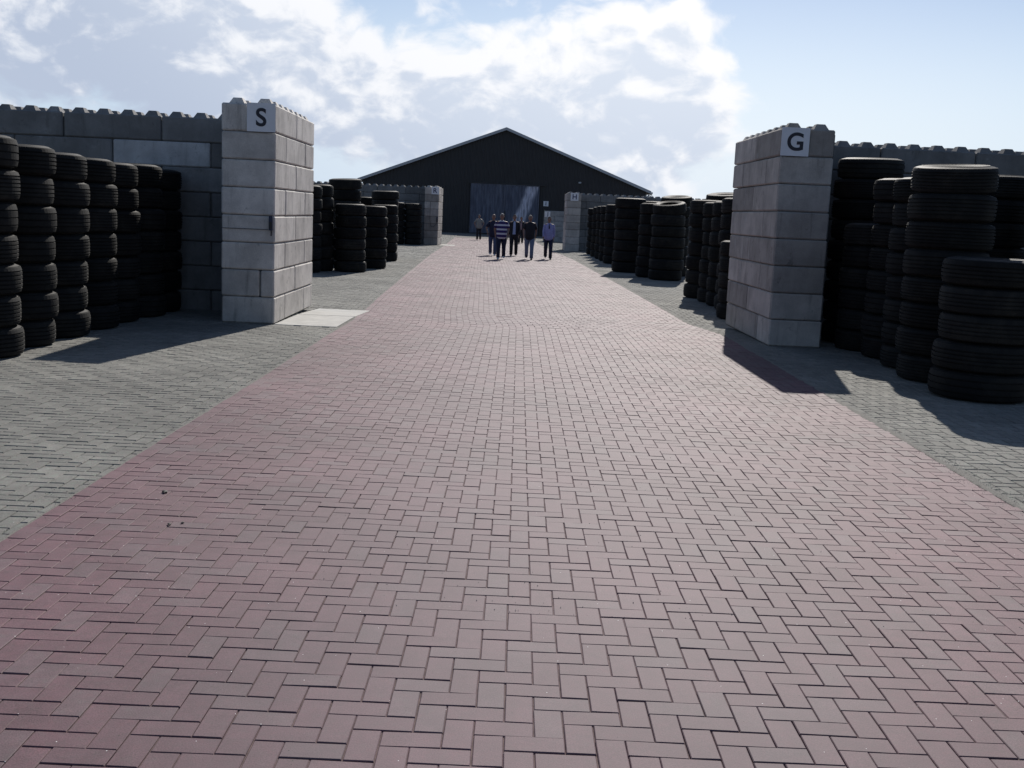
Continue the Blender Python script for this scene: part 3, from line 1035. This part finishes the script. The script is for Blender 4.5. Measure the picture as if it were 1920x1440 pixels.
def skin_mesh(name, chains, sub=1):
    """chains: list of (points, radii, parent_ref) -> one mesh grown with the Skin modifier. Each chain may start on an
    existing vertex given as ('v', index)."""
    V, E, RD, roots = [], [], [], []
    idx = {}
    for ch in chains:
        key0, pts, rads = ch
        prev = None
        if key0 is not None: prev = idx[key0]
        else: roots.append(len(V))
        for p, r, k in zip(pts, rads, range(99)):
            tag = None
            if len(p) == 4: tag = p[3]; p = p[:3]
            V.append(p); RD.append(r if isinstance(r, tuple) else (r, r))
            if prev is not None: E.append((prev, len(V) - 1))
            prev = len(V) - 1
            if tag: idx[tag] = prev
    me = bpy.data.meshes.new(name); me.from_pydata(V, E, [])
    ob = bpy.data.objects.new(name, me); C.objects.link(ob)
    md = ob.modifiers.new('skin', 'SKIN'); md.use_smooth_shade = True; md.branch_smoothing = .6
    lay = me.skin_vertices[0].data if me.skin_vertices else None
    if lay is None:
        bm = bmesh.new(); bm.from_mesh(me); bm.verts.layers.skin.verify(); bm.to_mesh(me); bm.free()
        lay = me.skin_vertices[0].data
    for i, r in enumerate(RD):
        lay[i].radius = r
        lay[i].use_root = i in roots
    sb = ob.modifiers.new('sub', 'SUBSURF'); sb.levels = sub; sb.render_levels = sub
    dg = bpy.context.evaluated_depsgraph_get(); dg.update()
    out = bpy.data.meshes.new_from_object(ob.evaluated_get(dg))
    bpy.data.objects.remove(ob); out.name = name
    out.shade_smooth()
    return out


def head_into(bm, c, turn=0.):
    """a shaped head with brow, nose, chin and ears, facing -Y"""
    r = bmesh.ops.create_icosphere(bm, subdivisions=3, radius=1)
    ca, sa = math.cos(turn), math.sin(turn)
    for v in r['verts']:
        x, y, z = v.co
        X, Y, Z = x * .080, y * .100, z * .122
        if z < 0: X *= 1 - .30 * (-z) ** 1.5; Y = Y * (1 - .12 * -z) - .006 * -z
        if y < -.4:
            Y *= .95
            if abs(x) < .22 and -.35 < z < .12: Y -= .020 * (1 - abs(x) / .22) * (1 - (z + .35) / .55)
            if .18 < abs(x) < .55 and .0 < z < .22: Y += .008
            if abs(x) < .32 and -.62 < z < -.50: Y += .005
        if abs(x) > .93 and -.25 < z < .2: X *= 1.16; Y += .012
        v.co = Vector((X * ca - Y * sa, X * sa + Y * ca, Z)) + Vector(c)


def person(x, y, h, label, top, legs, shoes, hair, sleeve='short', step=.16, phase=1, jacket=None, elbows=.0, bald=False, turn=0., build=1.0, tie=None, hipz=None):
    k = h / 1.78
    t = empty('person', (x, y, gz(y))); t.scale = (k, k, k)
    setp(t, label, 'person', 'people walking down the road')
    b = build
    hz, s = .93, step * phase
    hipR, hipL = (-.095 * b, 0, hz - .05), (.095 * b, 0, hz - .05)
    kR, kL = (-.10, -s * .75 - .03, .50), (.105, s * .35 - .05, .50)
    aR, aL = (-.10, -s, .095), (.11, s + .03, .10 + abs(s) * .22)
    if phase < 0:
        kR = (-.105, -s * .35 * -1 * -1 * .0 - .05 + abs(s) * .35, .50); aR = (-.10, abs(s) + .03, .10 + abs(s) * .22)
        kL = (.10, -abs(s) * .75 - .03, .50); aL = (.10, -abs(s), .095)
    shz = 1.455
    sw = .168 * b
    e = elbows
    arms = {}
    for sg, ph in ((-1, phase), (1, -phase)):
        sh = (sg * sw, .0, shz)
        el = (sg * (sw + .055 + e * .16), .03 + ph * .05, 1.17)
        wr = (sg * (sw + .05 + e * .02), -.05 + ph * .14, .93 + e * .05)
        arms[sg] = (sh, el, wr)
    ch = [(None, [(0, .0, hz, 'pel'), (0, -.005, 1.10), (0, 0, 1.27), (0, 0, 1.40, 'chest'), (0, .005, 1.50), (0, -.012, 1.58), (0, -.01, 1.64)],
           [(.13 * b, .09), (.125 * b, .09 * b), (.14 * b, .09), (.11 * b, .075), .052, .05, .05])]
    for nm, hip, kn, an in (('r', hipR, kR, aR), ('l', hipL, kL, aL)):
        ch.append(('pel', [hip, kn, (an[0], an[1], an[2] + .02), (an[0], an[1] - .03, an[2] - .045), (an[0] * 1.05, an[1] - .15, an[2] - .065)], [.055, .038, .032, .034, .028]))
    for sg in (-1, 1):
        sh, el, wr = arms[sg]
        ha = Vector(wr) + Vector((0, -.015, -.085))
        ch.append(('chest', [sh, el, wr, tuple(ha)], [.058, .040, .027, (.034, .018)]))
    # five unequal, bent fingers rooted in each palm
    for sg in (-1, 1):
        sh, el, wr = arms[sg]
        wv = Vector(wr)
        for i, (dy, ln) in enumerate(((-.030, .070), (-.011, .080), (.009, .075), (.027, .058))):
            p0 = wv + Vector((0, -.015 + dy * .8, -.075)); p1 = wv + Vector((-sg * .004, -.016 + dy, -.075 - ln * .6)); p2 = wv + Vector((-sg * .022, -.018 + dy, -.075 - ln))
            ch.append((None, [tuple(p0), tuple(p1), tuple(p2)], [.009, .0085, .007]))
        p0 = wv + Vector((0, -.035, -.045)); p1 = wv + Vector((-sg * .012, -.062, -.075)); p2 = wv + Vector((-sg * .02, -.068, -.105))
        ch.append((None, [tuple(p0), tuple(p1), tuple(p2)], [.012, .010, .008]))
    body = skin_mesh('body', ch)
    bm = bmesh.new(); bm.from_mesh(body)
    head_into(bm, (0, -.022, 1.665), turn)
    me = bm_mesh('body', bm, True); me.materials.clear()
    link('body', me, m_skin, t)
    # eyes
    bm = bmesh.new()
    for sg in (-1, 1):
        r = bmesh.ops.create_icosphere(bm, subdivisions=1, radius=.011)
        for v in r['verts']: v.co += Vector((sg * .031, -.104, 1.678))
    link('eyes', bm_mesh('eyes', bm), m_shoe, t)
    # top garment: one lofted torso with sleeves
    bm = bmesh.new()
    lo = .80 if not jacket else .76
    tube(bm, [(0, 0, lo), (0, -.004, .90), (0, -.010, 1.06), (0, -.004, 1.24), (0, 0, 1.37), (0, .002, 1.44), (0, .004, 1.485), (0, .002, 1.515)],
         [(.176 * b, .128 * b), (.180 * b, .132 * b), (.178 * b, .132 * b), (.190 * b, .132), (.184 * b, .120), (.150 * b, .098), (.098 * b, .078), (.064, .062)], 20)
    for sg in (-1, 1):
        sh, el, wr = [Vector(q) for q in arms[sg]]
        if sleeve == 'short':
            tube(bm, [sh + Vector((-sg * .07, 0, -.005)), sh + Vector((sg * .004, 0, -.045)), sh.lerp(el, .45), sh.lerp(el, .80)], [.045, .066, .066, .069], 12)
        else:
            tube(bm, [sh + Vector((-sg * .07, 0, -.005)), sh + Vector((sg * .004, 0, -.045)), sh.lerp(el, .5), el, el.lerp(wr, .6), wr], [.045, .066, .062, .053, .047, .042], 12)
    bmesh.ops.recalc_face_normals(bm, faces=bm.faces)
    link('jacket' if jacket else 'shirt', bm_mesh('shirt', bm, True), jacket or top, t)
    if jacket:      # shirt front showing in the open jacket
        bm = bmesh.new()
        prof = [(1.50, .035, -.085), (1.40, .050, -.128), (1.25, .058, -.146), (1.08, .062, -.146), (.94, .070, -.142)]
        L_ = [bm.verts.new((-w_, y_, z_)) for z_, w_, y_ in prof]; Cc = [bm.verts.new((0, y_ - .012, z_)) for z_, w_, y_ in prof]; R_ = [bm.verts.new((w_, y_, z_)) for z_, w_, y_ in prof]
        B_ = [bm.verts.new((0, y_ + .06, z_)) for z_, w_, y_ in prof]
        for i in range(4):
            bm.faces.new((L_[i], Cc[i], Cc[i + 1], L_[i + 1])); bm.faces.new((Cc[i], R_[i], R_[i + 1], Cc[i + 1]))
            bm.faces.new((L_[i + 1], B_[i + 1], B_[i], L_[i])); bm.faces.new((R_[i], B_[i], B_[i + 1], R_[i + 1]))
        link('shirt', bm_mesh('shirt', bm, True), top, t)
    if tie:
        bm = bmesh.new(); tube(bm, [(0, -.100, 1.47), (.0, -.140, 1.40), (0.005, -.150, 1.28)], [(.014, .008), (.020, .008), (.026, .008)], 8)
        link('lanyard', bm_mesh('lanyard', bm, True), tie, t)
    # trousers: lofted hips and two legs
    bm = bmesh.new()
    tube(bm, [(0, 0, 1.02), (0, 0, .94), (0, 0, .86), (0, 0, .80), (0, 0, .765)], [(.158 * b, .112 * b), (.168 * b, .120 * b), (.172 * b, .122 * b), (.150 * b, .105), (.09, .06)], 18)
    for hip, kn, an in ((hipR, kR, aR), (hipL, kL, aL)):
        hv, kv, av = Vector(hip), Vector(kn), Vector(an)
        tube(bm, [hv + Vector((0, 0, .02)), hv + Vector((0, 0, -.08)), hv.lerp(kv, .6), kv, kv.lerp(av, .55), av + Vector((0, 0, -.03))], [.078 * b, .100 * b, .092 * b, .079, .073, .069], 12)
    bmesh.ops.recalc_face_normals(bm, faces=bm.faces)
    link('trousers', bm_mesh('trousers', bm, True), legs, t)
    # shoes
    for an in (aR, aL):
        av = Vector(an)
        bm = bmesh.new(); z_ = av.z - .055
        tube(bm, [(av.x, av.y + .055, z_ + .01), (av.x, av.y + .02, z_ + .012), (av.x, av.y - .05, z_ + .004), (av.x * 1.02, av.y - .13, z_ - .006), (av.x * 1.04, av.y - .19, z_ - .014), (av.x * 1.04, av.y - .205, z_ - .016)],
             [(.028, .034), (.041, .048), (.044, .042), (.047, .032), (.036, .024), (.015, .012)], 12)
        link('shoe', bm_mesh('shoe', bm, True), shoes, t)
    # hair as a cap that follows the skull
    bm = bmesh.new()
    r = bmesh.ops.create_icosphere(bm, subdivisions=3, radius=1)
    dl = [v for v in r['verts'] if (v.co.z < .18 and v.co.y < .15) or v.co.z < -.45 or (v.co.y < -.55 and v.co.z < (.52 if not bald else .9))]
    if bald: dl = [v for v in r['verts'] if v.co.z > .62 or v.co.y < -.1 or v.co.z < -.4]
    bmesh.ops.delete(bm, geom=dl, context='VERTS')
    for v in bm.verts:
        x_, y_, z_ = v.co
        n_ = .004 * math.sin(x_ * 9 + z_ * 7)
        v.co = Vector((x_ * (.084 + n_), y_ * (.104 + n_) + .004, z_ * (.127 + n_))) + Vector((0, -.018, 1.667))
    bmesh.ops.solidify(bm, geom=bm.faces[:], thickness=.006)
    link('hair', bm_mesh('hair', bm, True), hair, t)
    return t


h_white = cloth('white_hair', (.55, .53, .48)); h_dark = cloth('dark_hair', (.025, .018, .013)); h_grey = cloth('grey_hair', (.22, .20, .18)); h_fair = cloth('fair_hair', (.50, .43, .33))
navy = cloth('navy_cloth', (.015, .018, .045)); jeans = cloth('blue_denim', (.06, .08, .15)); ljeans = cloth('light_denim', (.16, .19, .27)); dark = cloth('dark_cloth', (.014, .014, .02))
person(-2.85, 76.6, 1.78, 'man in pale olive t-shirt walking alone, furthest left', cloth('olive_tee', (.24, .25, .23)), dark, m_shoe, h_grey, elbows=.75, step=.07)
person(-1.10, 46.3, 1.76, 'bald man in dark t-shirt half hidden behind the striped shirt', navy, jeans, m_shoew, h_white, elbows=.5, phase=-1, bald=True)
person(-.68, 42.6, 1.80, 'heavy fair-haired man in purple and white striped polo shirt', stripes('striped_polo', (.035, .022, .12), (.62, .60, .66), .168, .965, .40), navy, m_shoew, h_white, phase=1, build=1.13, step=.20, elbows=.2)
person(-.20, 46.9, 1.78, 'man in open dark suit jacket over pale blue shirt', cloth('pale_blue_shirt', (.36, .42, .60)), dark, m_shoe, h_dark, sleeve='long', jacket=dark, phase=1, step=.12)
person(.14, 71.5, 1.76, 'distant dark-dressed man between the suit and the black t-shirt', cloth('dusty_pink_shirt', (.28, .20, .22)), dark, m_shoe, h_dark, sleeve='long', jacket=dark, step=.07)
person(.45, 43.5, 1.78, 'man in black t-shirt and pale blue jeans, looking aside', dark, ljeans, m_shoe, h_fair, phase=-1, build=1.08, step=.26, turn=.5, elbows=.15)
person(1.25, 44.6, 1.75, 'man in lavender long-sleeved shirt walking furthest right', cloth('lavender_shirt', (.30, .31, .55)), navy, m_shoe, h_dark, sleeve='long', phase=-1, step=.24, tie=dark)

# ------------------------------------------------------------------ litter on the paving
m_lit = simple('dark_litter', (.015, .012, .010), .7, .2)


def speck(x, y, s, label, m=m_lit, pts=6):
    bm = bmesh.new()
    r = bmesh.ops.create_icosphere(bm, subdivisions=2, radius=s)
    for v in r['verts']:
        v.co.x *= 1.6 * (1 + .35 * math.sin(v.co.y * 300)); v.co.z = max(v.co.z * .5, -s * .25); v.co.y *= 1 + .3 * math.sin(v.co.x * 220)
    bm2 = bm
    o = link('debris', bm_mesh('debris', bm), m, None, (x, y, gz(y) + s * .25 + .002))
    o.rotation_euler = (0, 0, random.uniform(0, 3))
    setp(o, label, 'debris', 'bits of debris on the red road')


speck(-2.10, 6.33, .016, 'dark leaf scrap near the left road edge')
speck(-1.86, 5.68, .010, 'dark crumb on the red bricks, left of its pair')
speck(-1.80, 5.72, .008, 'tiny dark crumb on the red bricks, right of its pair')


# loose sand and grit gathered along the road edges and scattered over the paving
gv, gf = [], []
for k in range(15000):
    y = 4.6 + 20 * random.random() ** 1.6
    u = random.random()
    if u < .40: x = RIGHT + random.gauss(.03, .07)
    elif u < .66: x = LEFT + random.gauss(-.05, .07)
    elif u < .76: x = random.uniform(LEFT, RIGHT)
    else: x = random.choice((random.uniform(-6, LEFT), random.uniform(RIGHT, 6)))
    sz = random.uniform(.0012, .0038)
    a = random.uniform(0, 6.28)
    base = Vector((x + shiftx(y), y, gz(y) - .001))
    n = len(gv)
    for q in range(3):
        gv.append(base + Vector((math.cos(a + q * 2.1) * sz, math.sin(a + q * 2.1) * sz, 0)))
    gv.append(base + Vector((0, 0, sz * 1.3)))
    gf += [(n, n + 1, n + 3), (n + 1, n + 2, n + 3), (n + 2, n, n + 3)]
m_grit = simple('grit', (.30, .285, .25), .9, .4, 60)
setp(link('grit', pydata('grit', gv, gf), m_grit), 'fine pale sand and grit strewn along the edges of the red road', 'grit', kind='stuff')

# wind-blown sand lying in ragged tongues over the joint between red and grey paving
m_spill = simple('spilled_sand', (.185, .175, .155), .95, .3, 60, bump=.003)
sv, sf = [], []
for (x0, wmax, lean_) in ((RIGHT, .085, .45), (LEFT, .060, -.35)):
    y = 3.5
    prev = None
    while y < 60:
        n1_ = .5 + .5 * math.sin(y * 1.7 + x0) * math.sin(y * .63 + 1.3)
        wl = wmax * (.15 + n1_ * random.uniform(.35, 1.0)) * (.75 + lean_)
        wr = wmax * (.15 + n1_ * random.uniform(.35, 1.0)) * (1.05 + lean_)
        if lean_ < 0: wl, wr = wr + .03, wl
        xm = x0 + shiftx(y)
        i0 = len(sv)
        sv += [(xm - wl * .45, y, gz(y) - .0035), (xm, y, gz(y) + .0035), (xm + wr, y, gz(y) - .0035)]
        if prev is not None:
            sf += [(prev, prev + 1, i0 + 1, i0), (prev + 1, prev + 2, i0 + 2, i0 + 1)]
        prev = i0
        y += .035 + y * .002
    prev = None
setp(link('sand', pydata('sand', sv, sf, True), m_spill), 'ragged line of pale sand along the edge of the red paving', 'sand', kind='stuff')
